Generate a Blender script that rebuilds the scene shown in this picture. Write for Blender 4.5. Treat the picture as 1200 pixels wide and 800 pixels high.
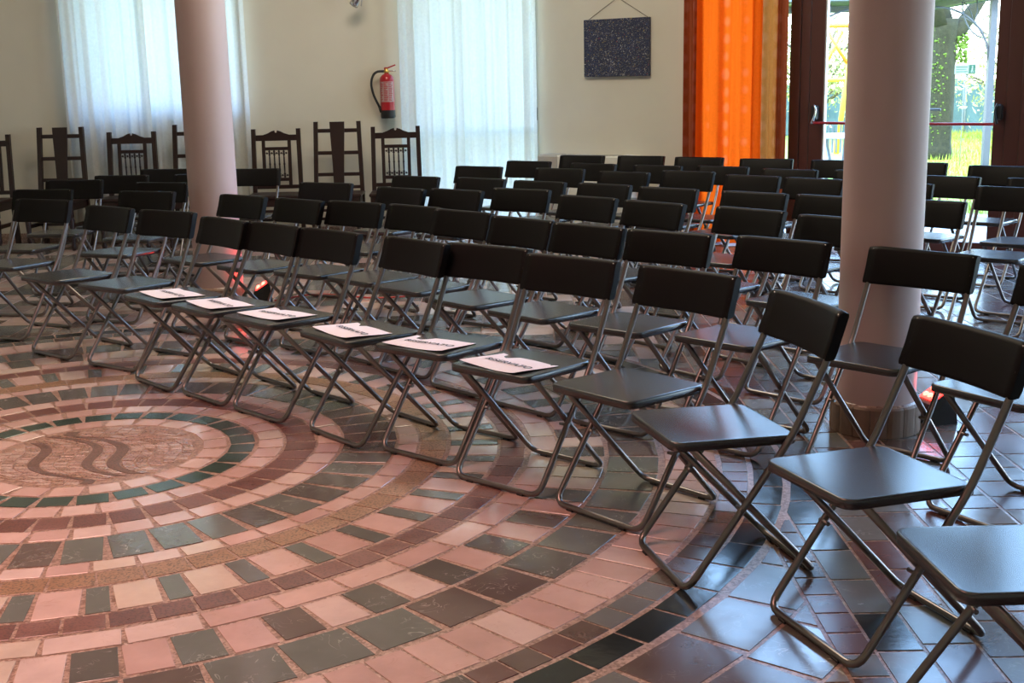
import bpy, bmesh, math, random
from mathutils import Vector, Matrix

for o in list(bpy.data.objects):
    bpy.data.objects.remove(o, do_unlink=True)
SC = bpy.context.scene
COL = SC.collection
rnd = random.Random(7)
R = math.radians

# ------------------------------------------------------------------ camera
CAM_H, CAM_F, CAM_PITCH, CAM_ROLL = 1.41162, 1440.575, 0.20823, -0.021014
_f = Vector((0, math.cos(CAM_PITCH), -math.sin(CAM_PITCH)))
_r0 = Vector((1, 0, 0)); _u0 = _r0.cross(_f)
_r = _r0 * math.cos(CAM_ROLL) + _u0 * math.sin(CAM_ROLL)
_u = _u0 * math.cos(CAM_ROLL) - _r0 * math.sin(CAM_ROLL)
cd = bpy.data.cameras.new('camera')
cd.sensor_width = 36.0
cd.lens = CAM_F / 1200 * 36.0
cd.clip_end = 300
cam = bpy.data.objects.new('camera', cd); COL.objects.link(cam)
m = Matrix((( _r.x, _u.x, -_f.x, 0), (_r.y, _u.y, -_f.y, 0), (_r.z, _u.z, -_f.z, CAM_H), (0, 0, 0, 1)))
cam.matrix_world = m
SC.camera = cam

# ------------------------------------------------------------------ world, sun, fill lights, exposure
W = bpy.data.worlds.new('sky'); SC.world = W; W.use_nodes = True
wn = W.node_tree.nodes; wl = W.node_tree.links; wn.clear()
wo = wn.new('ShaderNodeOutputWorld'); wb = wn.new('ShaderNodeBackground')
wt = wn.new('ShaderNodeTexCoord'); wsx = wn.new('ShaderNodeSeparateXYZ'); wr = wn.new('ShaderNodeValToRGB')
wl.new(wt.outputs['Generated'], wsx.inputs[0]); wl.new(wsx.outputs['Z'], wr.inputs[0])
e = wr.color_ramp.elements
e[0].position = 0.0; e[0].color = (1.0, 1.0, 0.96, 1)
e[1].position = 0.75; e[1].color = (0.28, 0.50, 1.0, 1)
k = wr.color_ramp.elements.new(0.2); k.color = (0.40, 0.65, 1.0, 1)
wl.new(wr.outputs[0], wb.inputs[0]); wb.inputs[1].default_value = 10.0
wl.new(wb.outputs[0], wo.inputs[0])

def light(name, kind, loc, rot, power, color, size=1.0, size_y=None, angle=None, portal=False):
    ld = bpy.data.lights.new(name, kind); ld.energy = power; ld.color = color
    if kind == 'AREA':
        ld.size = size
        if size_y: ld.shape = 'RECTANGLE'; ld.size_y = size_y
        if portal: ld.cycles.is_portal = True
    if kind == 'SUN': ld.angle = angle or R(1)
    o = bpy.data.objects.new(name, ld); COL.objects.link(o); o.location = loc; o.rotation_euler = rot
    return o
light('sun', 'SUN', (0, 0, 20), (R(42), 0, R(-25)), 5.0, (1.0, 0.95, 0.85), angle=R(1))
# unseen fill lights added under the ceiling (all behind or above the view)
light('ceiling_fill_pink', 'AREA', (-2.4, 3.0, 4.9), (0, 0, 0), 68, (1.0, 0.50, 0.42), 2.0).data.spread = R(95)
light('ceiling_fill_rose', 'AREA', (0.6, 0.2, 4.9), (0, 0, 0), 12, (1.0, 0.62, 0.56), 1.6)
light('ceiling_fill_warm', 'AREA', (-0.8, 7.6, 4.9), (0, 0, 0), 135, (1.0, 0.86, 0.66), 2.0)  # added fill to brighten the back walls and far floor
SC.view_settings.view_transform = 'Standard'
SC.view_settings.look = 'None'
SC.view_settings.gamma = 1.0
SC.view_settings.exposure = 0.40
SC.view_settings.use_curve_mapping = False
SC.cycles.max_bounces = 8
SC.cycles.diffuse_bounces = 4
SC.cycles.glossy_bounces = 4
SC.cycles.transparent_max_bounces = 12
SC.cycles.sample_clamp_indirect = 6.0
SC.cycles.caustics_reflective = False
SC.cycles.caustics_refractive = False

# ------------------------------------------------------------------ materials
def _mat(name):
    m = bpy.data.materials.new(name); m.use_nodes = True
    n = m.node_tree.nodes; n.clear()
    out = n.new('ShaderNodeOutputMaterial')
    return m, n, m.node_tree.links, out
def _set(n, d):
    for k, v in d.items():
        if k in n.inputs: n.inputs[k].default_value = v
def rgba(c): return (c[0], c[1], c[2], 1.0)
def simple(name, col, rough=0.5, metal=0.0, noise=0.0, scale=8.0, bump=0.0, spec=0.5, emit=None, coords='Object'):
    m, n, l, out = _mat(name)
    b = n.new('ShaderNodeBsdfPrincipled'); l.new(b.outputs[0], out.inputs[0])
    _set(b, {'Base Color': rgba(col), 'Roughness': rough, 'Metallic': metal, 'Specular IOR Level': spec})
    if emit: _set(b, {'Emission Color': rgba(emit[0]), 'Emission Strength': emit[1]})
    if noise or bump:
        tc = n.new('ShaderNodeTexCoord'); ns = n.new('ShaderNodeTexNoise'); _set(ns, {'Scale': scale, 'Detail': 5.0})
        l.new(tc.outputs[coords], ns.inputs['Vector'])
        if noise:
            mx = n.new('ShaderNodeMix'); mx.data_type = 'RGBA'
            a = [max(0, c * (1 - noise)) for c in col]; bb = [min(1, c * (1 + noise)) for c in col]
            mx.inputs[6].default_value = rgba(a); mx.inputs[7].default_value = rgba(bb)
            l.new(ns.outputs['Fac'], mx.inputs[0]); l.new(mx.outputs[2], b.inputs['Base Color'])
        if bump:
            bp = n.new('ShaderNodeBump'); _set(bp, {'Strength': bump, 'Distance': 0.01})
            l.new(ns.outputs['Fac'], bp.inputs['Height']); l.new(bp.outputs[0], b.inputs['Normal'])
    return m

def stone(name, col, vein, vein_amt=0.5, pits=0.0, rough=0.13, scale=6.0):
    col = [c * .82 for c in col]
    """polished marble: cloudy base, thin veins, optional dark pits; world position so neighbours differ"""
    m, n, l, out = _mat(name)
    b = n.new('ShaderNodeBsdfPrincipled'); l.new(b.outputs[0], out.inputs[0])
    g = n.new('ShaderNodeNewGeometry')
    n1 = n.new('ShaderNodeTexNoise'); _set(n1, {'Scale': scale, 'Detail': 6.0, 'Roughness': 0.6}); l.new(g.outputs['Position'], n1.inputs['Vector'])
    mx = n.new('ShaderNodeMix'); mx.data_type = 'RGBA'
    mx.inputs[6].default_value = rgba([c * 0.72 for c in col]); mx.inputs[7].default_value = rgba([min(1, c * 1.25) for c in col])
    l.new(n1.outputs['Fac'], mx.inputs[0])
    n2 = n.new('ShaderNodeTexNoise'); _set(n2, {'Scale': scale * 2.3, 'Detail': 2.0, 'Distortion': 1.6}); l.new(g.outputs['Position'], n2.inputs['Vector'])
    r = n.new('ShaderNodeValToRGB'); r.color_ramp.elements[0].position = 0.485; r.color_ramp.elements[0].color = (0, 0, 0, 1)
    r.color_ramp.elements[1].position = 0.515; r.color_ramp.elements[1].color = (0, 0, 0, 1)
    kk = r.color_ramp.elements.new(0.5); kk.color = (vein_amt,) * 3 + (1,)
    l.new(n2.outputs['Fac'], r.inputs[0])
    m2 = n.new('ShaderNodeMix'); m2.data_type = 'RGBA'
    n4 = n.new('ShaderNodeTexNoise'); _set(n4, {'Scale': scale * 1.6, 'Detail': 2.0}); l.new(g.outputs['Position'], n4.inputs['Vector'])
    r4 = n.new('ShaderNodeMapRange'); _set(r4, {'From Min': 0.50, 'From Max': 0.62}); l.new(n4.outputs['Fac'], r4.inputs['Value'])
    mm = n.new('ShaderNodeMath'); mm.operation = 'MULTIPLY'; l.new(r.outputs[0], mm.inputs[0]); l.new(r4.outputs[0], mm.inputs[1]); l.new(mm.outputs[0], m2.inputs[0]); l.new(mx.outputs[2], m2.inputs[6]); m2.inputs[7].default_value = rgba(vein)
    last = m2.outputs[2]
    if pits:
        n3 = n.new('ShaderNodeTexNoise'); _set(n3, {'Scale': 130.0, 'Detail': 3.0}); l.new(g.outputs['Position'], n3.inputs['Vector'])
        r3 = n.new('ShaderNodeValToRGB'); r3.color_ramp.elements[0].position = 0.50; r3.color_ramp.elements[0].color = (0, 0, 0, 1)
        r3.color_ramp.elements[1].position = 0.60; r3.color_ramp.elements[1].color = (pits,) * 3 + (1,)
        l.new(n3.outputs['Fac'], r3.inputs[0])
        m3 = n.new('ShaderNodeMix'); m3.data_type = 'RGBA'; l.new(r3.outputs[0], m3.inputs[0]); l.new(last, m3.inputs[6]); m3.inputs[7].default_value = rgba([c * 0.25 for c in col])
        last = m3.outputs[2]
    l.new(last, b.inputs['Base Color'])
    rr = n.new('ShaderNodeMapRange'); _set(rr, {'To Min': rough * 0.55, 'To Max': rough * 1.7}); l.new(n1.outputs['Fac'], rr.inputs['Value']); l.new(rr.outputs[0], b.inputs['Roughness'])
    bp = n.new('ShaderNodeBump'); _set(bp, {'Strength': 0.25, 'Distance': 0.004}); l.new(n1.outputs['Fac'], bp.inputs['Height']); l.new(bp.outputs[0], b.inputs['Normal'])
    _set(b, {'Specular IOR Level': 1.0})
    return m

def mortar_mat():
    m, n, l, out = _mat('mortar')
    b = n.new('ShaderNodeBsdfPrincipled'); l.new(b.outputs[0], out.inputs[0])
    g = n.new('ShaderNodeNewGeometry')
    v = n.new('ShaderNodeTexVoronoi'); _set(v, {'Scale': 120.0}); l.new(g.outputs['Position'], v.inputs['Vector'])
    r = n.new('ShaderNodeValToRGB'); r.color_ramp.elements[0].position = 0.05; r.color_ramp.elements[0].color = (0.17, 0.085, 0.06, 1)
    r.color_ramp.elements[1].position = 0.95; r.color_ramp.elements[1].color = (0.48, 0.32, 0.25, 1)
    sp = n.new('ShaderNodeSeparateColor'); l.new(v.outputs['Color'], sp.inputs[0]); l.new(sp.outputs[0], r.inputs[0])
    l.new(r.outputs[0], b.inputs['Base Color']); _set(b, {'Roughness': 0.30, 'Specular IOR Level': 0.8})
    return m

def cloth(name, col, trans, blotch=0.0, scale=60.0, pattern=False):
    m, n, l, out = _mat(name)
    d = n.new('ShaderNodeBsdfDiffuse'); t = n.new('ShaderNodeBsdfTranslucent'); mx = n.new('ShaderNodeMixShader')
    mx.inputs[0].default_value = trans
    tc = n.new('ShaderNodeTexCoord'); ns = n.new('ShaderNodeTexNoise'); _set(ns, {'Scale': scale, 'Detail': 4.0}); l.new(tc.outputs['Object'], ns.inputs['Vector'])
    c = n.new('ShaderNodeMix'); c.data_type = 'RGBA'
    c.inputs[6].default_value = rgba([x * (1 - blotch) for x in col]); c.inputs[7].default_value = rgba([min(1, x * (1 + blotch)) for x in col])
    l.new(ns.outputs['Fac'], c.inputs[0]); last = c.outputs[2]
    if pattern:   # woven rosettes
        v = n.new('ShaderNodeTexVoronoi'); _set(v, {'Scale': 7.0, 'Randomness': 0.15}); l.new(tc.outputs['Object'], v.inputs['Vector'])
        r = n.new('ShaderNodeValToRGB'); r.color_ramp.elements[0].position = 0.25; r.color_ramp.elements[0].color = (0.32,) * 3 + (1,)
        r.color_ramp.elements[1].position = 0.42; r.color_ramp.elements[1].color = (0, 0, 0, 1); l.new(v.outputs['Distance'], r.inputs[0])
        c2 = n.new('ShaderNodeMix'); c2.data_type = 'RGBA'; l.new(r.outputs[0], c2.inputs[0]); l.new(last, c2.inputs[6]); c2.inputs[7].default_value = rgba([min(1, x * 1.3 + 0.08) for x in col]); last = c2.outputs[2]
    l.new(last, d.inputs[0]); l.new(last, t.inputs[0])
    l.new(d.outputs[0], mx.inputs[1]); l.new(t.outputs[0], mx.inputs[2]); l.new(mx.outputs[0], out.inputs[0])
    return m

def pane_mat():
    m, n, l, out = _mat('window_glass')
    t = n.new('ShaderNodeBsdfTransparent'); t.inputs[0].default_value = (0.93, 0.96, 0.95, 1)
    g = n.new('ShaderNodeBsdfGlossy'); _set(g, {'Roughness': 0.02})
    mx = n.new('ShaderNodeMixShader'); mx.inputs[0].default_value = 0.035; l.new(t.outputs[0], mx.inputs[1]); l.new(g.outputs[0], mx.inputs[2]); l.new(mx.outputs[0], out.inputs[0])
    return m

def splatter_mat():
    m, n, l, out = _mat('splattered_paint')
    b = n.new('ShaderNodeBsdfPrincipled'); l.new(b.outputs[0], out.inputs[0]); _set(b, {'Roughness': 0.5})
    tc = n.new('ShaderNodeTexCoord'); last = None
    base = n.new('ShaderNodeTexNoise'); _set(base, {'Scale': 9.0, 'Detail': 6.0}); l.new(tc.outputs['Object'], base.inputs['Vector'])
    c = n.new('ShaderNodeMix'); c.data_type = 'RGBA'; c.inputs[6].default_value = (0.012, 0.014, 0.03, 1); c.inputs[7].default_value = (0.03, 0.04, 0.11, 1)
    l.new(base.outputs['Fac'], c.inputs[0]); last = c.outputs[2]
    for i, (sc, dist, lo, hi, colr) in enumerate(((22, 3.0, .62, .64, (.45, .45, .42)), (34, 1.0, .66, .68, (.5, .5, .48)), (14, 4.0, .655, .665, (.55, .40, .08)),
                                               (11, 2.5, .69, .70, (.45, .04, .04)), (27, 2.0, .67, .68, (.06, .16, .45)), (45, .5, .68, .70, (.6, .58, .5)))):
        ns = n.new('ShaderNodeTexNoise'); _set(ns, {'Scale': float(sc) * 1.7, 'Detail': 4.0, 'Distortion': dist * 1.6})
        mp = n.new('ShaderNodeMapping'); mp.inputs['Scale'].default_value = (1.0, 1.0, .45) if i % 2 else (.5, 1, 1); mp.inputs['Rotation'].default_value = (0, .6 * i, 0); mp.inputs['Location'].default_value = (i * 3.7, i * 1.3, i * 5.1); l.new(tc.outputs['Object'], mp.inputs[0]); l.new(mp.outputs[0], ns.inputs['Vector'])
        r = n.new('ShaderNodeValToRGB'); r.color_ramp.elements[0].position = lo + .005; r.color_ramp.elements[0].color = (0, 0, 0, 1); r.color_ramp.elements[1].position = hi + .005; r.color_ramp.elements[1].color = (1, 1, 1, 1)
        l.new(ns.outputs['Fac'], r.inputs[0]); c = n.new('ShaderNodeMix'); c.data_type = 'RGBA'; l.new(r.outputs[0], c.inputs[0]); l.new(last, c.inputs[6]); c.inputs[7].default_value = rgba(colr); last = c.outputs[2]
    l.new(last, b.inputs['Base Color'])
    return m

M = {}
M['plaster'] = simple('cream_plaster', (0.70, 0.66, 0.56), 0.85, noise=0.06, scale=2.5, bump=0.25)
M['ceiling'] = simple('ceiling_white', (0.62, 0.57, 0.52), 0.9)
M['column'] = simple('column_paint', (0.56, 0.41, 0.39), 0.62, noise=0.04, scale=4, bump=0.08)
M['brick'] = simple('base_brick', (0.24, 0.155, 0.11), 0.6, noise=0.3, scale=12, bump=0.3)
M['plastic'] = simple('black_plastic', (0.020, 0.019, 0.021), 0.27, noise=0.15, scale=60, spec=0.95)
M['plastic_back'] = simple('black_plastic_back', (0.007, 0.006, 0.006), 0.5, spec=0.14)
M['steel'] = simple('grey_tube', (0.20, 0.175, 0.165), 0.28, metal=0.9)
M['rubber'] = simple('rubber', (0.02, 0.02, 0.02), 0.7)
M['paper'] = simple('paper', (0.80, 0.74, 0.80), 0.7)
M['ink'] = simple('ink', (0.03, 0.03, 0.05), 0.6)
M['darkwood'] = simple('dark_wood', (0.020, 0.0065, 0.0045), 0.35, noise=0.35, scale=14)
M['frame'] = simple('brown_frame', (0.085, 0.026, 0.020), 0.35, noise=0.15, scale=6)
M['glass'] = pane_mat()
M['sheer'] = cloth('sheer_white', (0.76, 0.76, 0.72), 0.40, 0.10, 45)
M['orange'] = cloth('orange_cloth', (0.88, 0.115, 0.006), 0.50, 0.10, 60, True)
M['tan'] = cloth('tan_cloth', (0.46, 0.17, 0.035), 0.30, 0.12, 60, True)
M['rust'] = cloth('rust_cloth', (0.30, 0.06, 0.02), 0.30, 0.12, 60, True)
M['red'] = simple('red_enamel', (0.40, 0.008, 0.016), 0.28)
M['black'] = simple('black_metal', (0.015, 0.015, 0.016), 0.4)
M['chrome'] = simple('chrome', (0.7, 0.7, 0.7), 0.2, metal=1.0)
M['brass'] = simple('brass', (0.62, 0.42, 0.12), 0.35, metal=0.9)
M['white'] = simple('white_enamel', (0.78, 0.76, 0.70), 0.5)
M['label'] = simple('white_print', (0.45, 0.30, 0.29), 0.5)
M['grille'] = simple('grey_grille', (0.45, 0.43, 0.40), 0.5)
M['canvas'] = splatter_mat()
M['cord'] = simple('cord', (0.16, 0.13, 0.10), 0.8)
M['redcable'] = simple('red_cable', (0.55, 0.03, 0.03), 0.5)
M['led'] = simple('red_led', (0.8, 0.02, 0.02), 0.3, emit=((1.0, 0.02, 0.015), 9.0))
M['ledhot'] = simple('red_led_lens', (0.9, 0.2, 0.1), 0.2, emit=((1.0, 0.10, 0.06), 9.0))
M['mortar'] = mortar_mat()
T_PINK = [stone('marble_pink', (0.70, 0.47, 0.41), (0.40, 0.20, 0.16), 0.6), stone('marble_rose', (0.62, 0.40, 0.35), (0.35, 0.2, 0.17), 0.35), stone('marble_blush', (0.74, 0.55, 0.49), (0.4, 0.25, 0.2), 0.3)]
T_CREAM = [stone('marble_cream', (0.70, 0.55, 0.45), (0.45, 0.3, 0.22), 0.3)]
T_GREEN = [stone('marble_green', (0.040, 0.070, 0.055), (0.12, 0.16, 0.14), 0.3, rough=0.16)]
T_DARK = [stone('marble_dark', (0.13, 0.115, 0.10), (0.55, 0.50, 0.45), 0.75), stone('marble_grey', (0.16, 0.165, 0.145), (0.5, 0.5, 0.45), 0.6), stone('marble_umber', (0.15, 0.105, 0.09), (0.5, 0.42, 0.36), 0.6)]
T_MAROON = [stone('marble_maroon', (0.20, 0.070, 0.055), (0.1, 0.03, 0.03), 0.3, pits=0.7, rough=0.3), stone('marble_wine', (0.25, 0.10, 0.08), (0.12, 0.04, 0.04), 0.3, pits=0.5, rough=0.3)]
T_BROWN = [stone('travertine', (0.38, 0.20, 0.105), (0.2, 0.1, 0.05), 0.4, pits=0.9, rough=0.35), stone('travertine_tan', (0.42, 0.24, 0.14), (0.2, 0.1, 0.05), 0.4, pits=0.9, rough=0.35)]
T_BLACK = [stone('marble_black', (0.018, 0.022, 0.022), (0.08, 0.08, 0.08), 0.2, rough=0.14)]
T_SLATE = [stone('slate_brown', (0.12, 0.070, 0.055), (0.3, 0.22, 0.2), 0.4, rough=0.2), stone('slate_grey', (0.17, 0.165, 0.155), (0.4, 0.38, 0.36), 0.4, rough=0.2), stone('slate_wine', (0.15, 0.062, 0.052), (0.3, 0.16, 0.14), 0.3, rough=0.2), stone('slate_light', (0.26, 0.22, 0.19), (0.4, 0.35, 0.3), 0.4)]
T_CENTRE = [stone('mosaic_rose', (0.58, 0.38, 0.32), (0.2, 0.1, 0.08), 0.5, pits=0.7, scale=14), stone('mosaic_tan', (0.50, 0.32, 0.25), (0.2, 0.1, 0.08), 0.5, pits=0.8, scale=14), stone('mosaic_pale', (0.64, 0.46, 0.39), (0.2, 0.1, 0.08), 0.4, pits=0.5, scale=14)]
M['wavebrown'] = stone('wave_brown', (0.20, 0.105, 0.08), (0.1, 0.05, 0.04), 0.3, pits=0.8, rough=0.4)
# outdoors
M['grass'] = simple('grass', (0.27, 0.31, 0.025), 0.8, noise=0.45, scale=3)
M['blade'] = simple('grass_blade', (0.34, 0.40, 0.04), 0.7, noise=0.3, scale=2)
M['paving'] = simple('garden_paving', (0.55, 0.53, 0.48), 0.8, noise=0.15, scale=3)
M['bark'] = simple('mossy_bark', (0.032, 0.030, 0.012), 0.95, noise=0.95, scale=16, bump=1.0)
M['moss'] = simple('moss', (0.12, 0.19, 0.02), 0.95, noise=0.4, scale=20, bump=0.6)
M['twig'] = simple('twig', (0.16, 0.13, 0.10), 0.9)
M['blossom'] = simple('pale_leaf', (0.42, 0.42, 0.14), 0.8, noise=0.3, scale=3)
M['net'] = simple('green_net', (0.085, 0.15, 0.15), 0.8, noise=0.3, scale=4)
M['iron'] = simple('grey_iron', (0.24, 0.25, 0.28), 0.5)
M['yellow'] = simple('yellow_paint', (0.80, 0.62, 0.05), 0.5)
M['orangepaint'] = simple('orange_paint', (0.75, 0.25, 0.03), 0.5)
M['tarp'] = simple('blue_grey_tarp', (0.20, 0.25, 0.30), 0.6)
M['gazebo'] = simple('gazebo_paint', (0.11, 0.12, 0.135), 0.5)
M['signwhite'] = simple('sign_white', (0.22, 0.25, 0.22), 0.6)
M['signgreen'] = simple('sign_green', (0.004, 0.06, 0.03), 0.5)

# ------------------------------------------------------------------ mesh helpers
class MB:
    def __init__(s): s.v = []; s.f = []; s.sm = []
    def add(s, vs, fs, smooth=False):
        b = len(s.v); s.v += [tuple(v) for v in vs]
        for f in fs: s.f.append(tuple(i + b for i in f)); s.sm.append(smooth)
        return s
    def box(s, x0, x1, y0, y1, z0, z1, bev=0.0, mat=None):
        if x0 > x1: x0, x1 = x1, x0
        if y0 > y1: y0, y1 = y1, y0
        if z0 > z1: z0, z1 = z1, z0
        if bev <= 0:
            vs = [(x, y, z) for z in (z0, z1) for (x, y) in ((x0, y0), (x1, y0), (x1, y1), (x0, y1))]
            fs = [(3, 2, 1, 0), (4, 5, 6, 7), (0, 1, 5, 4), (1, 2, 6, 5), (2, 3, 7, 6), (3, 0, 4, 7)]
        else:
            b = min(bev, (x1 - x0) * .45, (y1 - y0) * .45, (z1 - z0) * .45)
            vs = []; 
            for z, i in ((z0, b), (z0 + b, 0), (z1 - b, 0), (z1, b)):
                for (x, y) in ((x0 + i, y0 + i), (x1 - i, y0 + i), (x1 - i, y1 - i), (x0 + i, y1 - i)): vs.append((x, y, z))
            fs = [(3, 2, 1, 0), (12, 13, 14, 15)]
            for k in range(3):
                for j in range(4):
                    a = k * 4 + j; c = k * 4 + (j + 1) % 4
                    fs.append((a, c, c + 4, a + 4))
        if mat is not None: vs = [mat @ Vector(v) for v in vs]
        return s.add(vs, fs)
    def prism(s, poly, z0, z1, inset=0.0, drop=0.0):
        """extrude xy polygon (ccw) from z0 to z1 with a small chamfer"""
        n = len(poly); cx = sum(p[0] for p in poly) / n; cy = sum(p[1] for p in poly) / n
        vs = [(p[0], p[1], z0) for p in poly] + [(p[0], p[1], z1 - drop) for p in poly]
        fs = [tuple([i, (i + 1) % n, n + (i + 1) % n, n + i]) for i in range(n)]
        if inset:
            for p in poly:
                d = math.hypot(p[0] - cx, p[1] - cy) or 1
                vs.append((p[0] - (p[0] - cx) / d * inset, p[1] - (p[1] - cy) / d * inset, z1))
            fs += [tuple([n + i, n + (i + 1) % n, 2 * n + (i + 1) % n, 2 * n + i]) for i in range(n)]
            fs.append(tuple(range(2 * n, 3 * n)))
        else: fs.append(tuple(range(n, 2 * n)))
        return s.add(vs, fs)
    def tube(s, pts, r, seg=8, closed=False, cap=True, radii=None):
        pts = [Vector(p) for p in pts]; n = len(pts); vs = []; fs = []
        t0 = (pts[1] - pts[0]).normalized(); ref = Vector((0, 0, 1)) if abs(t0.z) < .9 else Vector((1, 0, 0))
        nrm = t0.cross(ref).normalized()
        for i, p in enumerate(pts):
            if i == 0: t = (pts[1] - pts[0]).normalized()
            elif i == n - 1: t = (pts[-1] - pts[-2]).normalized()
            else: t = ((pts[i + 1] - p).normalized() + (p - pts[i - 1]).normalized()).normalized()
            nrm = (nrm - t * nrm.dot(t)).normalized(); b = t.cross(nrm)
            rr = radii[i] if radii else r
            for k in range(seg):
                a = 2 * math.pi * k / seg; vs.append(p + (nrm * math.cos(a) + b * math.sin(a)) * rr)
        for i in range(n - 1):
            for k in range(seg):
                a = i * seg + k; c = i * seg + (k + 1) % seg; fs.append((a, c, c + seg, a + seg))
        s.add(vs, fs, True)
        if cap:
            b0 = len(s.v) - len(vs)
            s.f.append(tuple(b0 + k for k in reversed(range(seg)))); s.sm.append(False)
            s.f.append(tuple(b0 + (n - 1) * seg + k for k in range(seg))); s.sm.append(False)
        return s
    def lathe(s, prof, seg=16, c=(0, 0), smooth=True, mat=None, a0=0, a1=2 * math.pi):
        full = abs(a1 - a0 - 2 * math.pi) < 1e-6; vs = []; fs = []; ns = seg if full else seg + 1
        for r, z in prof:
            for k in range(ns):
                a = a0 + (a1 - a0) * k / seg; vs.append(Vector((c[0] + r * math.cos(a), c[1] + r * math.sin(a), z)))
        for i in range(len(prof) - 1):
            for k in range(seg):
                k2 = (k + 1) % ns; fs.append((i * ns + k, i * ns + k2, (i + 1) * ns + k2, (i + 1) * ns + k))
        if mat is not None: vs = [mat @ v for v in vs]
        return s.add(vs, fs, smooth)
    def mesh(s, name, *mats):
        me = bpy.data.meshes.new(name); me.from_pydata(s.v, [], s.f); me.update()
        me.polygons.foreach_set('use_smooth', s.sm)
        for mm in mats: me.materials.append(mm)
        return me
    def build(s, name, mat, parent=None, loc=None, rotz=0):
        return obj(name, s.mesh(name, mat), parent, loc, rotz)
def obj(name, me, parent=None, loc=None, rotz=0):
    o = bpy.data.objects.new(name, me); COL.objects.link(o)
    if parent: o.parent = parent
    if loc is not None: o.location = loc
    if rotz: o.rotation_euler = (0, 0, rotz)
    return o
def empty(name, loc=(0, 0, 0), rotz=0):
    o = bpy.data.objects.new(name, None); COL.objects.link(o); o.location = loc; o.rotation_euler = (0, 0, rotz); o.empty_display_size = 0.1
    return o
def tag(o, label, cat, group=None):
    o['label'] = label; o['category'] = cat
    if group: o['group'] = group
    return o
def struct(o): o['kind'] = 'structure'; return o
def copy_tree(o, parent=None):
    c = o.copy(); COL.objects.link(c); c.parent = parent
    for ch in [x for x in bpy.data.objects if x.parent == o]: copy_tree(ch, c)
    return c
def fillet(pts, rad, n=5):
    out = [Vector(pts[0])]
    for i in range(1, len(pts) - 1):
        p, a, b = Vector(pts[i]), Vector(pts[i - 1]), Vector(pts[i + 1])
        r = rad[i] if isinstance(rad, (list, tuple)) else rad
        if r <= 0: out.append(p); continue
        da, db = (a - p).normalized(), (b - p).normalized()
        q0, q1 = p + da * r, p + db * r
        for k in range(n + 1):
            t = k / n; out.append(q0 * (1 - t) ** 2 + p * 2 * t * (1 - t) + q1 * t ** 2)
    out.append(Vector(pts[-1])); return out
def fix_normals(me):
    bm = bmesh.new(); bm.from_mesh(me); bmesh.ops.recalc_face_normals(bm, faces=bm.faces); bm.to_mesh(me); bm.free()

def proj(p):
    d = Vector((p[0], p[1], p[2] - CAM_H)); z = d.dot(_f)
    if z < 0.05: return None
    return (600 + CAM_F * d.dot(_r) / z, 400 - CAM_F * d.dot(_u) / z)

# ------------------------------------------------------------------ the room
WALL_H = 5.1
FZ = 0.002                     # tops of the tiles
class WallFrame:
    """x along the wall, +y outward (away from the room), z up"""
    def __init__(s, p0, ang): s.p0 = Vector((p0[0], p0[1], 0)); s.a = ang; s.m = Matrix.Translation(s.p0) @ Matrix.Rotation(ang, 4, 'Z')
    def pt(s, t, y=0, z=0): return s.m @ Vector((t, y, z))
LW = WallFrame((-1.62, 11.78), R(1)); MW = WallFrame((-1.62, 11.78), R(2.1)); DW = WallFrame((0.3, 11.85), R(-35))
def wall(name, wf, t0, t1, openings=(), th=0.35, h=WALL_H):
    """solid wall with rectangular openings (a0,a1,z0,z1)"""
    b = MB(); xs = sorted(set([t0, t1] + [v for o in openings for v in o[:2]])); 
    for i in range(len(xs) - 1):
        xa, xb = xs[i], xs[i + 1]
        cuts = sorted([(o[2], o[3]) for o in openings if o[0] <= xa + 1e-6 and o[1] >= xb - 1e-6])
        z = 0.0
        for (a, c) in cuts:
            if a > z: b.box(xa, xb, 0, th, z, a)
            z = c
        if z < h: b.box(xa, xb, 0, th, z, h)
    o = b.build(name, M['plaster']); o.matrix_world = wf.m
    return struct(o)
wall('wall_left_back', LW, -5.6, 0.0, [(-2.30, -0.86, 1.22, 3.4)])
wall('wall_middle_back', MW, 0.0, 1.935, [(0.72, 1.905, 0.0, 3.3)])
wall('wall_right_back', DW, 0.0, 9.0, [(1.66, 8.6, 0.0, 4.8)])
pA = DW.pt(9.0)
for nm, p, q, ops in (('wall_right', (pA.x, pA.y), (8.6, -4.0), []), ('wall_behind', (8.6, -4.0), (-7.4, -4.0), []), ('wall_left', (-7.4, -4.0), (LW.pt(-5.6).x, LW.pt(-5.6).y), [])):
    ang = math.atan2(q[1] - p[1], q[0] - p[0]); L = math.hypot(q[0] - p[0], q[1] - p[1])
    wf = WallFrame(p, ang)
    if nm == 'wall_right': ops = [(0.5, 3.3, 0.4, 3.6)]; RWF = wf
    wall(nm, wf, 0, L, ops)
poly = [(-7.4, -4.0), (8.6, -4.0), (pA.x, pA.y), (0.3, 11.85), (-1.62, 11.78), (LW.pt(-5.6).x, LW.pt(-5.6).y)]
cx_ = sum(p[0] for p in poly) / 6; cy_ = sum(p[1] for p in poly) / 6
big = [(cx_ + (p[0] - cx_) * 1.05, cy_ + (p[1] - cy_) * 1.05) for p in poly]
struct(MB().prism(big, WALL_H, WALL_H + 0.25).build('ceiling', M['ceiling']))
fix_normals(bpy.data.objects['ceiling'].data)
floor = struct(MB().prism(big, -0.12, 0.0).build('floor', M['mortar']))
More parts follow.
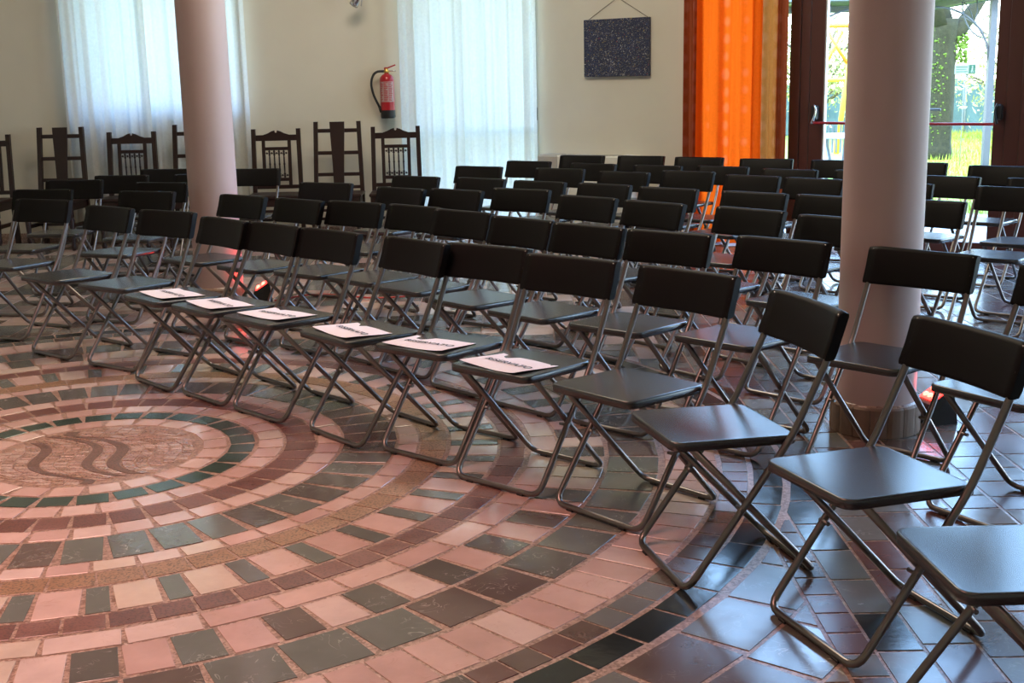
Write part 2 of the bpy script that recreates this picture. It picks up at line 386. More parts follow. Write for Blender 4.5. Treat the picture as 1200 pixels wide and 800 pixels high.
# portals over the openings help daylight find its way in
for wf, (a0, a1, z0, z1) in ((LW, (-2.30, -0.86, 1.22, 3.4)), (MW, (0.72, 1.905, 0, 3.3)), (DW, (1.66, 8.6, 0, 4.8)), (RWF, (0.5, 3.3, 0.4, 3.6))):
    c = wf.pt((a0 + a1) / 2, 0.36, (z0 + z1) / 2)
    light('daylight_portal', 'AREA', c, (R(-90), 0, wf.a), 1, (1, 1, 1), a1 - a0, z1 - z0, portal=True)

# ---- floor tiles
CX, CY = -1.6597, 4.6855
def ring_quads(r0, r1, n, off, gap, widths=None):
    """straight-sided stones laid round the centre; returns [(poly, i)]"""
    out = []; step = 2 * math.pi / n
    for i in range(n):
        parts = [(0.0, 1.0)] if not widths else widths
        for j, (u0, u1) in enumerate(parts):
            a = off + step * (i + (u0 + u1) / 2)
            hw = (u1 - u0) * step * r0 / 2 - gap / 2
            hw2 = hw + (r1 - r0) * 0.012
            cr, sr = math.cos(a), math.sin(a)
            jit = rnd.uniform(-.003, .003)
            pl = []
            for (rr, w) in ((r0, -hw), (r1 + jit, -hw2), (r1 + jit, hw2), (r0, hw)):
                pl.append((CX + rr * cr - w * sr, CY + rr * sr + w * cr))
            out.append((pl, j))
    return out
def ccw(pl):
    a = sum(pl[i][0] * pl[(i + 1) % len(pl)][1] - pl[(i + 1) % len(pl)][0] * pl[i][1] for i in range(len(pl)))
    return pl if a > 0 else pl[::-1]
tiles = []   # (poly, material)
def addring(r0, r1, n, mats, gap=0.010, widths=None, off=None, pick=None):
    off = rnd.uniform(0, .3) if off is None else off
    for idx, (pl, j) in enumerate(ring_quads(r0, r1, n, off, gap, widths)):
        ml = mats[j] if widths else mats
        if pick: ml = pick(idx)
        tiles.append((ccw(pl), rnd.choice(ml)))
addring(0.415, 0.508, 22, T_PINK)
addring(0.522, 0.618, 28, T_GREEN)
addring(0.635, 0.732, 34, T_PINK, pick=lambda i: T_CREAM if rnd.random() < .12 else T_PINK)
addring(0.745, 0.860, 42, T_MAROON, 0.007)
addring(0.873, 0.965, 44, T_PINK)
addring(0.978, 1.186, 48, T_DARK)
addring(1.198, 1.276, 58, T_PINK, pick=lambda i: T_CREAM if rnd.random() < .15 else T_PINK)
addring(1.290, 1.392, 62, T_BROWN, 0.004)
addring(1.408, 1.592, 44, [T_PINK + T_CREAM, [T_DARK[1]]], 0.010, widths=[(0, .64), (.64, 1.0)])
addring(1.608, 1.703, 88, T_MAROON, 0.008)
addring(1.725, 1.822, 54, T_PINK + T_CREAM, 0.008)
addring(1.836, 2.010, 94, None, 0.010, pick=lambda i: (T_PINK if i % 2 else T_DARK) if rnd.random() < .8 else T_CREAM)
addring(2.028, 2.216, 66, T_DARK, 0.012)
addring(2.240, 2.430, 124, T_PINK, 0.007)
addring(2.450, 2.541, 144, T_DARK + T_SLATE[:3], 0.007)
addring(2.560, 2.662, 86, T_BLACK, 0.007)
def inroom(x, y):
    return x > -7.2 and y > 0.6 and y < 11.7 and (x - .3) * math.sin(R(35)) + (y - 11.85) * math.cos(R(35)) < -.03
def clip(pl, nx, ny, d):
    out = []
    for i in range(len(pl)):
        p, q = pl[i], pl[(i + 1) % len(pl)]; a = p[0] * nx + p[1] * ny - d; b_ = q[0] * nx + q[1] * ny - d
        if a >= 0: out.append(p)
        if a * b_ < 0: t = a / (a - b_); out.append((p[0] + (q[0] - p[0]) * t, p[1] + (q[1] - p[1]) * t))
    return out
def clipc(pl, r):
    cx = sum(p[0] for p in pl) / len(pl) - CX; cy = sum(p[1] for p in pl) / len(pl) - CY; h = math.hypot(cx, cy) or 1
    if h > r + .4: return pl
    return clip(pl, cx / h, cy / h, r + (CX * cx + CY * cy) / h)
def area(pl): return abs(sum(pl[i][0] * pl[(i + 1) % len(pl)][1] - pl[(i + 1) % len(pl)][0] * pl[i][1] for i in range(len(pl)))) / 2
def okgrid(pl):
    if len(pl) < 3 or area(pl) < .0012: return False
    for x, y in pl:
        if math.hypot(x - CX, y - CY) < 2.66 or not inroom(x, y): return False
        if x < 0.79 and y < CY - 0.3 and math.hypot(x - CX, y - CY) < 3.08: return False
    return True
for (a, b, n) in ((2.692, 2.885, 62), (2.90, 3.10, 70)):
    for pl, j in ring_quads(a, b, n, .02, .012):
        if all(y < CY - .3 for x, y in pl):
            pl = clip(clip(ccw(pl), -1, 0, -.785), 0, 0, -1)
            if len(pl) > 2 and area(pl) > .0015: tiles.append((pl, rnd.choice(T_SLATE[:1] + T_DARK[:1] + T_SLATE[:2])))
cols = [(0.797, 0.888, .110, T_SLATE[:3]), (0.897, 1.012, .215, T_BLACK + T_SLATE[1:2]), (1.022, 1.152, .20, [T_SLATE[2], T_SLATE[1]]), (1.162, 1.30, .17, T_SLATE[:2])]
x = 1.312
while x < 8.2:
    w = rnd.choice((.12, .155, .19, .22)); cols.append((x, x + w, rnd.choice((.14, .18, .24, .28)), T_SLATE)); x += w + .011
x = 0.785
while x > -7:
    w = rnd.choice((.13, .16, .2, .23)); cols.append((x - w, x, rnd.choice((.16, .2, .26)), T_SLATE[3:] * 2 + T_PINK + T_SLATE[:2])); x -= w + .011
for (xa, xb, L, mats) in cols:
    y = 0.7 + rnd.uniform(0, .1)
    if xa == 0.897: y = 3.078 - .226 * 10
    while y < 11.6:
        l = L * (1 if xa < 0.9 and xa > .79 else rnd.uniform(.8, 1.25) if xa != 0.897 else 1)
        pl = [(xa, y), (xb, y), (xb, y + l), (xa, y + l)]
        pl = clipc(pl, 2.688 if (xa > .79 or y > CY - .3) else 3.11)
        if okgrid(pl): tiles.append((pl, rnd.choice(mats)))
        y += l + .010
# centre mosaic: small stones in rows that follow a wave, with brown wave bands
def wave(v): return -11.0 * (v + .03) ** 3 if abs(v + .03) < .3 else -11.0 * .027 * (1 if v > 0 else -1)
stones = []
u = -0.60
while u < 0.60:
    w = rnd.uniform(.040, .050)
    band = any(abs(u + w / 2 - c) < .022 for c in (-0.010, 0.075, -.20))
    v = -0.42
    while v < 0.42:
        l = rnd.uniform(.026, .042) if not band else .022
        pl = []
        for (uu, vv) in ((u, v), (u + w, v), (u + w, v + l), (u, v + l)):
            j = 0 if band else rnd.uniform(-.0025, .0025)
            pl.append((CX + uu + wave(vv) + j, CY + vv + j))
        if all(math.hypot(p[0] - CX, p[1] - CY) < .404 for p in pl):
            stones.append((ccw(pl), M['wavebrown'] if band else rnd.choice(T_CENTRE)))
        v += l + (0 if band else .006)
    u += w + .007
tiles += stones
def parea(pl):
    q = [proj((p[0], p[1], FZ)) for p in pl]
    if any(p is None for p in q): return 0
    if all(p[0] < 0 or p[0] > 1200 or p[1] < 0 or p[1] > 800 for p in q): return 0
    return abs(sum(q[i][0] * q[(i + 1) % len(q)][1] - q[(i + 1) % len(q)][0] * q[i][1] for i in range(len(q)))) / 2
tiles.sort(key=lambda t: -parea(t[0]))
for pl, mt in tiles[:300]:
    n = len(pl); cx = sum(p[0] for p in pl) / n; cy = sum(p[1] for p in pl) / n
    zt = FZ + rnd.uniform(-.0003, .0003)
    MB().prism([(p[0] - cx, p[1] - cy) for p in pl], -.002, zt, .0016, .0007).build('tile', mt, floor, (cx, cy, 0))
allm = []; bm_ = MB(); mi = []
for pl, mt in tiles[300:]:
    if mt not in allm: allm.append(mt)
    k0 = len(bm_.f); bm_.prism(pl, -.002, FZ + rnd.uniform(-.0003, .0003), .0016, .0007); mi += [allm.index(mt)] * (len(bm_.f) - k0)
me = bm_.mesh('tile_field', *allm); me.polygons.foreach_set('material_index', mi)
tf = obj('tile_field', me, floor); tf['kind'] = 'stuff'

# ---- columns
def column(x, y, label):
    root = empty('column', (x, y, 0)); tag(root, label, 'column', 'round pink-lit columns')
    MB().lathe([(.157, .10), (.157, .135), (.1565, 1.5), (.156, WALL_H)], 48).build('shaft', M['column'], root)
    MB().lathe([(.168, 0), (.168, .123), (.157, .131)], 32).build('base_core', M['mortar'], root)
    n = 16
    for i in range(n):
        a0 = 2 * math.pi * (i + .02) / n; a1 = 2 * math.pi * (i + .98) / n; b = MB(); vs = []; S = 4
        for z, ins in ((.004, 0), (.116, 0), (.124, .006)):
            for k in range(S + 1):
                a = a0 + (a1 - a0) * k / S; r = .178 - ins - (.002 if k in (0, S) else 0); vs.append((r * math.cos(a), r * math.sin(a), z))
        for k in range(S + 1):
            a = a0 + (a1 - a0) * k / S; vs.append((.156 * math.cos(a), .156 * math.sin(a), .124))
        for k in range(S + 1):
            a = a0 + (a1 - a0) * k / S; vs.append((.156 * math.cos(a), .156 * math.sin(a), .004))
        fs = []
        for j in range(4):
            for k in range(S): q = j * (S + 1) + k; fs.append((q, q + 1, q + S + 2, q + S + 1))
        for k in (0, S): fs.append(tuple(j * (S + 1) + k for j in range(5)) if k == 0 else tuple(j * (S + 1) + k for j in reversed(range(5))))
        b.add(vs, fs).build('brick', M['brick'], root)
    return root
column(1.470, 4.830, 'thick round column on a brick base among the chairs, right of centre')
column(-1.940, 8.100, 'round column further back at the left, in front of the white curtain')

# ---- windows and doors
def fbox(b, t0, t1, y0, y1, z0, z1, bev=.004): b.box(t0, t1, y0, y1, z0, z1, bev)
w1 = struct(empty('window_1')); w1.matrix_world = LW.m
b = MB()
for (a, c, z0, z1) in ((-2.30, -2.24, 1.22, 3.4), (-0.92, -0.86, 1.22, 3.4), (-1.61, -1.55, 1.28, 3.34), (-2.24, -0.92, 1.22, 1.28), (-2.24, -0.92, 3.34, 3.4), (-2.24, -0.92, 2.3, 2.34)):
    fbox(b, a, c, .12, .18, z0, z1)
b.build('window_frame', M['frame'], w1); MB().box(-2.24, -1.61, .145, .15, 1.28, 3.34).build('pane', M['glass'], w1); MB().box(-1.55, -.92, .145, .15, 1.28, 3.34).build('pane', M['glass'], w1)
MB().box(-2.30, -.86, -.02, .12, 1.19, 1.22, .004).build('window_sill', M['white'], w1)
w2 = struct(empty('window_2')); w2.matrix_world = MW.m
b = MB()
for (a, c, z0, z1) in ((.72, .80, 0, 3.3), (1.845, 1.905, 0, 3.3), (1.27, 1.35, .08, 3.22), (.80, 1.845, 0, .08), (.80, 1.845, 3.22, 3.3), (.80, 1.845, .94, 1.0), (.80, 1.845, 2.3, 2.36)):
    fbox(b, a, c, .12, .18, z0, z1)
b.build('window_frame', M['frame'], w2)
MB().box(.80, 1.27, .145, .15, .08, 3.22).build('pane', M['glass'], w2); MB().box(1.35, 1.845, .145, .15, .08, 3.22).build('pane', M['glass'], w2)
b = MB(); b.box(1.897, 1.907, -.055, -.045, 0, 3.3); b.build('trim_1', M['grille'], w2)
h = MB(); h.box(1.885, 1.905, -.085, -.055, 1.05, 1.17, .004); h.build('handle', M['black'], w2)

# main glazed front: frames, sidelight, double door, further lights
g = struct(empty('window_3')); g.matrix_world = DW.m
b = MB()
for (a, c) in ((1.66, 1.74), (4.43, 4.58), (5.45, 5.53), (6.45, 6.60), (7.5, 7.58), (8.52, 8.60)): fbox(b, a, c, .02, .14, 0, 4.8)
for (a, c) in ((1.74, 2.50), (4.58, 5.45), (5.53, 6.45), (6.60, 7.5), (7.58, 8.52)):
    for z0, z1 in ((0, .09), (4.72, 4.8), (2.36, 2.44)): fbox(b, a, c, .04, .12, z0, z1)
for z0, z1 in ((2.34, 2.46), (4.72, 4.8)): fbox(b, 2.67, 4.225, .03, .13, z0, z1)
b.build('window_frame', M['frame'], g)
for t in ((2.50, 2.585), (2.59, 2.665), (4.225, 4.33), (4.335, 4.43)):
    MB().box(t[0], t[1], .0 if t[0] in (2.50, 4.335) else .015, .14, 0, 4.8, .006).build('post', M['frame'], g)
for (a, c, z0, z1) in ((1.74, 2.50, .09, 2.36), (1.74, 2.50, 2.44, 4.72), (2.67, 4.225, 2.46, 4.72)) + tuple((p, q, zz[0], zz[1]) for (p, q) in ((4.58, 5.45), (5.53, 6.45), (6.60, 7.5), (7.58, 8.52)) for zz in ((.09, 2.36), (2.44, 4.72))):
    MB().box(a, c, .078, .082, z0, z1).build('pane', M['glass'], g)
w4 = struct(empty('window_4')); w4.matrix_world = RWF.m
b = MB()
for (a, c) in ((.5, 3.3),):
    for t in (a, a + .93, a + 1.86, c - .06): fbox(b, t, t + .06, .1, .17, .4, 3.6)
    for z in (.4, 2.3, 3.54): fbox(b, a, c, .1, .17, z, z + .06)
    MB().box(a, c, .134, .138, .4, 3.6).build('pane', M['glass'], w4)
b.build('window_frame', M['frame'], w4)
def leaf(nm, t0, t1, hinge_left):
    d = struct(empty(nm)); d.matrix_world = DW.m
    b = MB()
    fbox(b, t0, t0 + (.115 if hinge_left else .10), .02, .09, .01, 2.33, .006); fbox(b, t1 - (.085 if not hinge_left else .10), t1, .02, .09, .01, 2.33, .006)
    fbox(b, t0 + .1, t1 - .08, .025, .085, .01, .105); fbox(b, t0 + .1, t1 - .08, .025, .085, 2.22, 2.33)
    b.build('leaf_frame', M['frame'], d)
    MB().box(t0 + .115, t0 + .127, .03, .08, .105, 2.22).build('trim', M['white'], d) if hinge_left else None
    MB().box(t0 + .10, t1 - .085, .055, .06, .105, 2.22).build('pane', M['glass'], d)
    return d
d1 = leaf('door_1', 2.67, 3.445, True); d2 = leaf('door_2', 3.45, 4.222, False)
pb = MB(); pb.tube([(2.745, -.075, 1.03), (3.385, -.075, 1.022)], .0115, 10).build('push_bar', M['red'], d1)
pb = MB(); pb.tube([(3.51, -.075, 1.022), (4.165, -.075, 1.022)], .0115, 10).build('push_bar', M['red'], d2)
for d, t, mt in ((d1, 2.735, 'chrome'), (d2, 4.185, 'black')):
    hb = MB().box(t - .022, t + .022, -.05, .02, 1.05, 1.17, .012).build('latch_box', M['black'], d)
    a = MB(); s = 1 if d is d1 else -1
    a.tube(fillet([(t + .005 * s, -.055, 1.175), (t + .022 * s, -.06, 1.13), (t + .012 * s, -.07, 1.07), (t - .004 * s, -.075, 1.025)], .02), .009, 8, radii=None)
    a.build('lever_arm', M[mt], d)
for d, t in ((d1, 3.395), (d2, 3.50)):
    MB().box(t - .02, t + .02, -.06, .02, 1.04, 1.16, .01).build('latch_box', M['black'], d)
hl = MB(); hl.tube(fillet([(3.57, .11, 1.126), (3.57, .16, 1.126), (3.70, .16, 1.126)], .02), .009, 8); hl.box(3.55, 3.59, .09, .11, 1.03, 1.2, .004); hl.build('door_handle', M['iron'], d2)
for nm, wf, t0, t1 in (('baseboard_left', LW, -5.5, -.01), ('baseboard_middle', MW, .01, .70), ('baseboard_right', DW, .02, 1.64)):
    o = MB().box(t0, t1, -.015, 0, 0, .09, .003).build(nm, M['mortar']); o.matrix_world = wf.m; struct(o)

# ------------------------------------------------------------------ curtains
def curtain(name, wf, t0, t1, y, z0, z1, waves, amp, mat, label, cat='curtain', group=None, seed=0, drift=0.0):
    rr = random.Random(seed); n = int(waves * 14); nz = 10; vs = []; fs = []
    ph = [rr.uniform(0, 6.28) for _ in range(4)]
    for j in range(nz + 1):
        z = z0 + (z1 - z0) * j / nz; k = 1 - .35 * j / nz
        for i in range(n + 1):
            u = i / n
            a = math.sin(2 * math.pi * waves * u + ph[0] + .5 * math.sin(3 * u + z)) + .45 * math.sin(2 * math.pi * waves * 1.7 * u + ph[1] + z * .3) + .25 * math.sin(2 * math.pi * waves * 2.9 * u + ph[2])
            t = t0 + (t1 - t0) * u + drift * (1 - j / nz) * (u - .5)
            vs.append((t + .15 * amp * math.sin(2 * math.pi * waves * 2 * u + ph[3]), -y + amp * k * a, z))
    for j in range(nz):
        for i in range(n): q = j * (n + 1) + i; fs.append((q, q + 1, q + n + 2, q + n + 1))
    b = MB(); b.add(vs, fs, True)
    me = b.mesh(name, mat); o = obj(name, me); o.matrix_world = wf.m
    return tag(o, label, cat, group)
curtain('sheer_curtain', LW, -2.46, -1.68, .18, .02, 3.55, 6, .018, M['sheer'], 'white sheer curtain glowing with daylight left of the left column', seed=1, group='white sheer curtains')
curtain('sheer_curtain', LW, -1.74, -.78, .11, .02, 3.55, 6, .022, M['sheer'], 'white sheer curtain hanging behind the left column', seed=2, group='white sheer curtains')
curtain('sheer_curtain', MW, .63, 1.215, .17, .02, 3.5, 4, .020, M['sheer'], 'pale sheer curtain hanging just right of the fire extinguisher', seed=3, group='white sheer curtains')
curtain('sheer_curtain', MW, 1.19, 1.895, .11, .02, 3.5, 5, .022, M['sheer'], 'pale sheer curtain with folds, nearest the dark painting', seed=4, group='white sheer curtains')
curtain('drape', DW, 1.60, 1.78, .13, .02, 2.5, 2.2, .022, M['rust'], 'narrow rust red drape at the left edge of the orange one', seed=5, group='heavy drapes beside the glass door')
curtain('drape', DW, 1.745, 2.34, .19, .02, 2.5, 3.2, .030, M['orange'], 'bright orange backlit drape with pale woven rosettes', seed=6, group='heavy drapes beside the glass door')
curtain('drape', DW, 2.26, 2.48, .12, .02, 2.5, 1.8, .024, M['tan'], 'tan patterned drape just right of the bright orange one', seed=8, group='heavy drapes beside the glass door')
curtain('drape', DW, 2.45, 2.535, .15, .02, 2.5, 1.0, .018, M['rust'], 'thin rust coloured drape nearest the brown door post', seed=9, group='heavy drapes beside the glass door')
for wf, a, c, z in ((LW, -2.6, -.6, 3.56), (MW, .5, 1.9, 3.52), (DW, 1.4, 2.6, 2.52)):
    o = MB().tube([(a, -.14, z), (c, -.14, z)], .014, 8).build('curtain_rod', M['black']); o.matrix_world = wf.m
    tag(o, 'black curtain rod high above the ' + ('left window' if wf is LW else 'middle window' if wf is MW else 'orange drapes'), 'curtain rod')

# ------------------------------------------------------------------ folding chairs
def make_chair():
    root = empty('folding_chair')
    rx = .197; r = .0105
    top = [(.30, .765), (.262, .64), (.163, .432), (-.146, .0115)]
    def side(s, x): return [(s * x, a, b) for a, b in top]
    L = side(-1, rx); Rr = side(1, rx)[::-1]
    pts = fillet(L + Rr, [0, .03, .05, .045, .045, .05, .03, 0], 4)
    MB().tube(pts, r, 8).build('front_frame', M['steel'], root)
    q = .172
    Bp = [(-q, -.135, .424), (-q, .258, .0115), (q, .258, .0115), (q, -.135, .424)]
    MB().tube(fillet(Bp, .045, 4), r, 8).build('rear_frame', M['steel'], root)
    MB().tube([(-q, -.135, .420), (q, -.135, .420)], .008, 8).build('crossbar', M['steel'], root)
    MB().tube([(-rx, .163, .415), (rx, .163, .415)], .007, 8).build('crossbar', M['steel'], root)
    for s in (-1, 1): MB().tube([(s * .168, .012, .232), (s * .208, .012, .232)], .006, 8).build('pivot_bolt', M['steel'], root)
    # feet
    for (fx, fy) in ((-.12, -.146), (.12, -.146), (-.11, .258), (.11, .258)):
        MB().box(fx - .014, fx + .014, fy - .012, fy + .012, 0, .008, .002).build('rubber_foot', M['rubber'], root)
    # seat: rounded slab with shallow dish and rolled front edge
    b = MB(); N = 24; W2, F, Bk, cr = .183, -.185, .185, .035
    def outline(ins):
        o = []
        for (cx, cy, a0) in ((W2 - cr, F + cr, -90), (W2 - cr, Bk - cr, 0), (-W2 + cr, Bk - cr, 90), (-W2 + cr, F + cr, 180)):
            for k in range(5):
                a = R(a0 + 90 * k / 4); o.append((cx + (cr - ins) * math.cos(a), cy + (cr - ins) * math.sin(a)))
        return o
    def zt(x, y): return .433 - (y) * .020 - .0010 * (1 - (x / W2) ** 2) * (1 - (y / .19) ** 2)
    rings = [(0.010, -.027), (0.0, -.025), (0.0, -.004), (.0025, -.0006), (.005, 0), (.012, 0)]
    vs = []
    for ins, dz in rings:
        for (x, y) in outline(ins): vs.append((x, y, zt(x, y) + dz))
    n = 20; fs = []
    for j in range(len(rings) - 1):
        for i in range(n): fs.append((j * n + i, j * n + (i + 1) % n, (j + 1) * n + (i + 1) % n, (j + 1) * n + i))
    base = len(vs)
    for s in (.66, .33):
        for (x, y) in outline(.012): vs.append((x * s, y * s, zt(x * s, y * s)))
    last = (len(rings) - 1) * n
    for i in range(n): fs.append((last + i, last + (i + 1) % n, base + (i + 1) % n, base + i)); fs.append((base + i, base + (i + 1) % n, base + n + (i + 1) % n, base + n + i))
    vs.append((0, 0, zt(0, 0))); c0 = len(vs) - 1
    for i in range(n): fs.append((base + n + i, base + n + (i + 1) % n, c0))
    vs.append((0, 0, zt(0, 0) - .024)); c1 = len(vs) - 1
    for i in range(n): fs.append(((i + 1) % n, i, c1))
    b.add(vs, fs, True); b.build('seat', M['plastic'], root)
    # backrest: curved panel that closes round the posts
    b = MB(); vs = []; fs = []; nu = 12
    H0, H1 = .636, .776
    prof = [(-.0125, H0 + .006), (-.0135, H0 + .014), (-.0125, (H0 + H1) / 2), (-.0135, H1 - .012), (-.010, H1 - .002), (0, H1), (.010, H1 - .003), (.0125, H1 - .012), (.0125, H0 + .014), (.010, H0 + .002), (0, H0), (-.010, H0 + .001)]
    m_ = len(prof)
    for i in range(nu + 1):
        u = -1 + 2 * i / nu; x = .2125 * u; e = abs(u) ** 10
        for (d, z) in prof:
            yc = .262 + (z - .64) * .30 + .022 * (1 - u * u) * 1.0
            zz = z - .004 * e * (1 if z > .7 else -1) - .004 * (1 - u * u) * (1 if z > .7 else 0)
            vs.append((x, yc + d * (1.25 - .25 * (1 - e)), zz))
    for i in range(nu):
        for k in range(m_): a = i * m_ + k; c = i * m_ + (k + 1) % m_; fs.append((a, c, c + m_, a + m_))
    fs.append(tuple(range(m_))[::-1]); fs.append(tuple(nu * m_ + k for k in range(m_)))
    b.add(vs, fs, True); o = b.build('backrest', M['plastic_back'], root); fix_normals(o.data)
    me = o.data
    for p in me.polygons:
        if len(p.vertices) > 4: p.use_smooth = False
    me.update()
    return root
ROWS = [
    ('front', [ (-2.925, 7.160, -24.2), (-2.413, 6.640, -39.0), (-1.989, 6.317, -34.2), (-1.635, 5.895, -47.6), (-1.325, 5.598, -46.6), (-1.014, 5.291, -45.3), (-0.618, 4.903, -49.9), (-0.278, 4.638, -40.2), (0.029, 4.269, -41.5), (0.376, 3.915, -48.9), (0.568, 3.434, -76.1), (0.883, 2.957, -70.4), (1.021, 2.382, -86.3) ]),
    ('second', [ (-3.145, 7.905, -10.9), (-2.419, 7.600, -22.3), (-1.792, 7.200, -40.4), (-1.407, 6.872, -43.0), (-1.039, 6.622, -38.9), (-0.711, 6.352, -45.4), (-0.445, 6.031, -45.8), (-0.158, 5.641, -48.2), (0.140, 5.290, -46.5), (0.481, 4.968, -41.7), (0.877, 4.671, -45.9), (1.295, 4.261, -46.6), (1.582, 3.769, -58.9) ]),
    ('third', [ (-3.184, 8.723, -4.1), (-2.513, 8.331, -20.0), (-1.361, 8.009, -28.2), (-0.872, 7.505, -42.5), (-0.511, 7.294, -40.9), (-0.105, 7.239, -38.0), (0.227, 6.679, -46.7), (0.541, 6.306, -49.9), (0.959, 5.868, -50.9), (1.296, 5.406, -46.0) ]),
    ('fourth', [ (-2.975, 9.127, -6.6), (-2.404, 9.067, -15.0), (-0.831, 8.467, -37.4), (-0.377, 8.163, -40.3), (0.008, 7.804, -41.1), (0.389, 7.501, -45.4), (0.741, 7.116, -44.5), (1.175, 6.721, -44.4), (1.519, 6.415, -46.0), (1.928, 6.092, -45.0) ]),
    ('fifth', [ (-2.805, 9.773, -5.0), (-2.064, 9.584, -8.0), (-0.386, 9.346, -32.5), (0.211, 8.928, -35.4), (0.623, 8.482, -40.2), (1.059, 8.418, -41.5), (1.394, 7.926, -45.6), (1.715, 7.587, -46.0), (2.127, 7.111, -40.0), (2.652, 6.667, -39.2) ]),
    ('sixth', [ (-0.004, 9.872, -35.7), (0.474, 9.419, -39.3), (0.925, 9.052, -41.1), (1.376, 8.813, -39.9), (1.762, 8.379, -41.0), (2.176, 8.123, -46.0), (2.555, 7.540, -42.5), (3.004, 7.178, -42.8) ]),
    ('last', [ (0.491, 10.477, -30.7), (0.978, 10.240, -30.0), (1.407, 9.899, -32.3), (1.902, 9.514, -27.3), (2.372, 9.177, -30.0), (2.812, 8.806, -38.0), (3.193, 8.285, -40.2) ]),
]
ORD = ['leftmost', 'second from the left', 'third from the left', 'fourth from the left', 'fifth from the left', 'sixth from the left', 'seventh from the left', 'eighth from the left', 'ninth from the left', 'tenth from the left', 'eleventh from the left', 'twelfth from the left', 'thirteenth from the left']
proto = make_chair(); first = True
for rn, lst in ROWS:
    for i, (x, y, a) in enumerate(lst):
        c = proto if first else copy_tree(proto); first = False
        c.location = (x, y, FZ); c.rotation_euler = (0, 0, R(a))
        n = len(lst)
        pos = ORD[i] if i < (n + 1) // 2 or i >= n else ('rightmost' if i == n - 1 else ['', 'second', 'third', 'fourth', 'fifth', 'sixth', 'seventh'][n - 1 - i] + ' from the right')
        rw = 'front row' if rn == 'front' else 'very last row' if rn == 'last' else rn + ' row from the front'
        lab = 'black folding chair in the %s, %s' % (rw, pos)
        if rn == 'front' and 3 <= i <= 8: lab = 'black front-row folding chair with a reserved sheet, %s' % (['first', 'second', 'third', 'fourth', 'fifth', 'sixth'][i - 3] + ' such from the left')
        tag(c, lab, 'chair', 'black folding chairs in the ' + rw)

# reserved sheets
def make_sheet():
    root = empty('paper_sheet'); b = MB(); vs = []; fs = []; nx, ny = 10, 6
    for s in (0, 1):
        for j in range(ny + 1):
            for i in range(nx + 1):
                x = -.148 + .296 * i / nx; y = -.105 + .21 * j / ny
                z = .0030 + .0018 * math.sin(x * 22 + 1) * math.sin(y * 18) + .004 * (abs(x) / .148) ** 6 - s * .0004; vs.append((x, y, z))
    N = (nx + 1) * (ny + 1)
    for j in range(ny):
        for i in range(nx): q = j * (nx + 1) + i; fs.append((q, q + 1, q + nx + 2, q + nx + 1)); fs.append((N + q, N + q + nx + 1, N + q + nx + 2, N + q + 1))
    b.add(vs, fs, True); b.build('sheet', M['paper'], root)
    cu = bpy.data.curves.new('lettering', 'FONT'); cu.body = 'RISERVATO'; cu.size = .040; cu.align_x = 'CENTER'; cu.align_y = 'CENTER'; cu.extrude = .0002; cu.offset = .0006
    to = bpy.data.objects.new('tmp_text', cu); COL.objects.link(to); bpy.context.view_layer.update()
    me = bpy.data.meshes.new_from_object(to.evaluated_get(bpy.context.evaluated_depsgraph_get())); bpy.data.objects.remove(to)
    me.materials.clear(); me.materials.append(M['ink'])
    w = max(v.co.x for v in me.vertices) - min(v.co.x for v in me.vertices)
    for v in me.vertices: v.co.x *= .235 / w; v.co.z += .0062
    obj('lettering', me, root)
    return root
sheet0 = make_sheet()
fr = ROWS[0][1]
for k, i in enumerate(range(3, 9)):
    x, y, a = fr[i]; s = sheet0 if k == 0 else copy_tree(sheet0)
    a2 = R(a + [-3, -6, 4, -5, 4, -8][k]); fw = [.0, .01, .0, .025, .045, .05][k]
    s.location = (x + math.sin(R(a)) * fw - .01, y - math.cos(R(a)) * fw, FZ + .4325); s.rotation_euler = (R(-1.9), 0, a2)
    s.rotation_euler = Matrix.Rotation(a2, 4, 'Z').to_euler()
    tag(s, 'printed RISERVATO sheet on a front-row seat, %s of the six sheets' % (['leftmost', 'second from the left', 'third from the left', 'third from the right', 'second from the right', 'rightmost'][k]), 'paper', 'reserved sheets on the front row')
    s.rotation_euler = (Matrix.Rotation(a2, 4, 'Z') @ Matrix.Rotation(-.038, 4, 'X')).to_euler()

# ------------------------------------------------------------------ wooden chairs along the back wall
WY = 11.42
def wood_common(root, hw, seat_z=.455):
    W_ = M['darkwood']
    b = MB(); b.box(-.235, .235, -.40, .02, seat_z - .03, seat_z, .008); b.build('seat', W_, root)
    b = MB(); b.box(-.215, .215, -.385, -.36, seat_z - .10, seat_z - .03, .003); b.box(-.215, -.19, -.37, .0, seat_z - .10, seat_z - .03, .003); b.box(.19, .215, -.37, 0, seat_z - .10, seat_z - .03, .003); b.build('apron', W_, root)
    for s in (-1, 1):
        prof = [(.0, 0), (.016, 0), (.024, .03), (.014, .06), (.022, .09), (.017, .13), (.024, .22), (.027, .27), (.018, .29), (.026, .305), (.026, seat_z - .03)]
        MB().lathe(prof, 10, (s * .20, -.36)).build('front_leg', W_, root)
    b = MB()
    for s in (-1, 1): b.box(s * .20 - .012, s * .20 + .012, -.35, .01, .20, .235, .003)
    b.box(-.2, .2, -.19, -.165, .205, .23, .003); b.box(-.2, .2, -.372, -.348, .30, .325, .003)
    b.build('stretcher', W_, root)
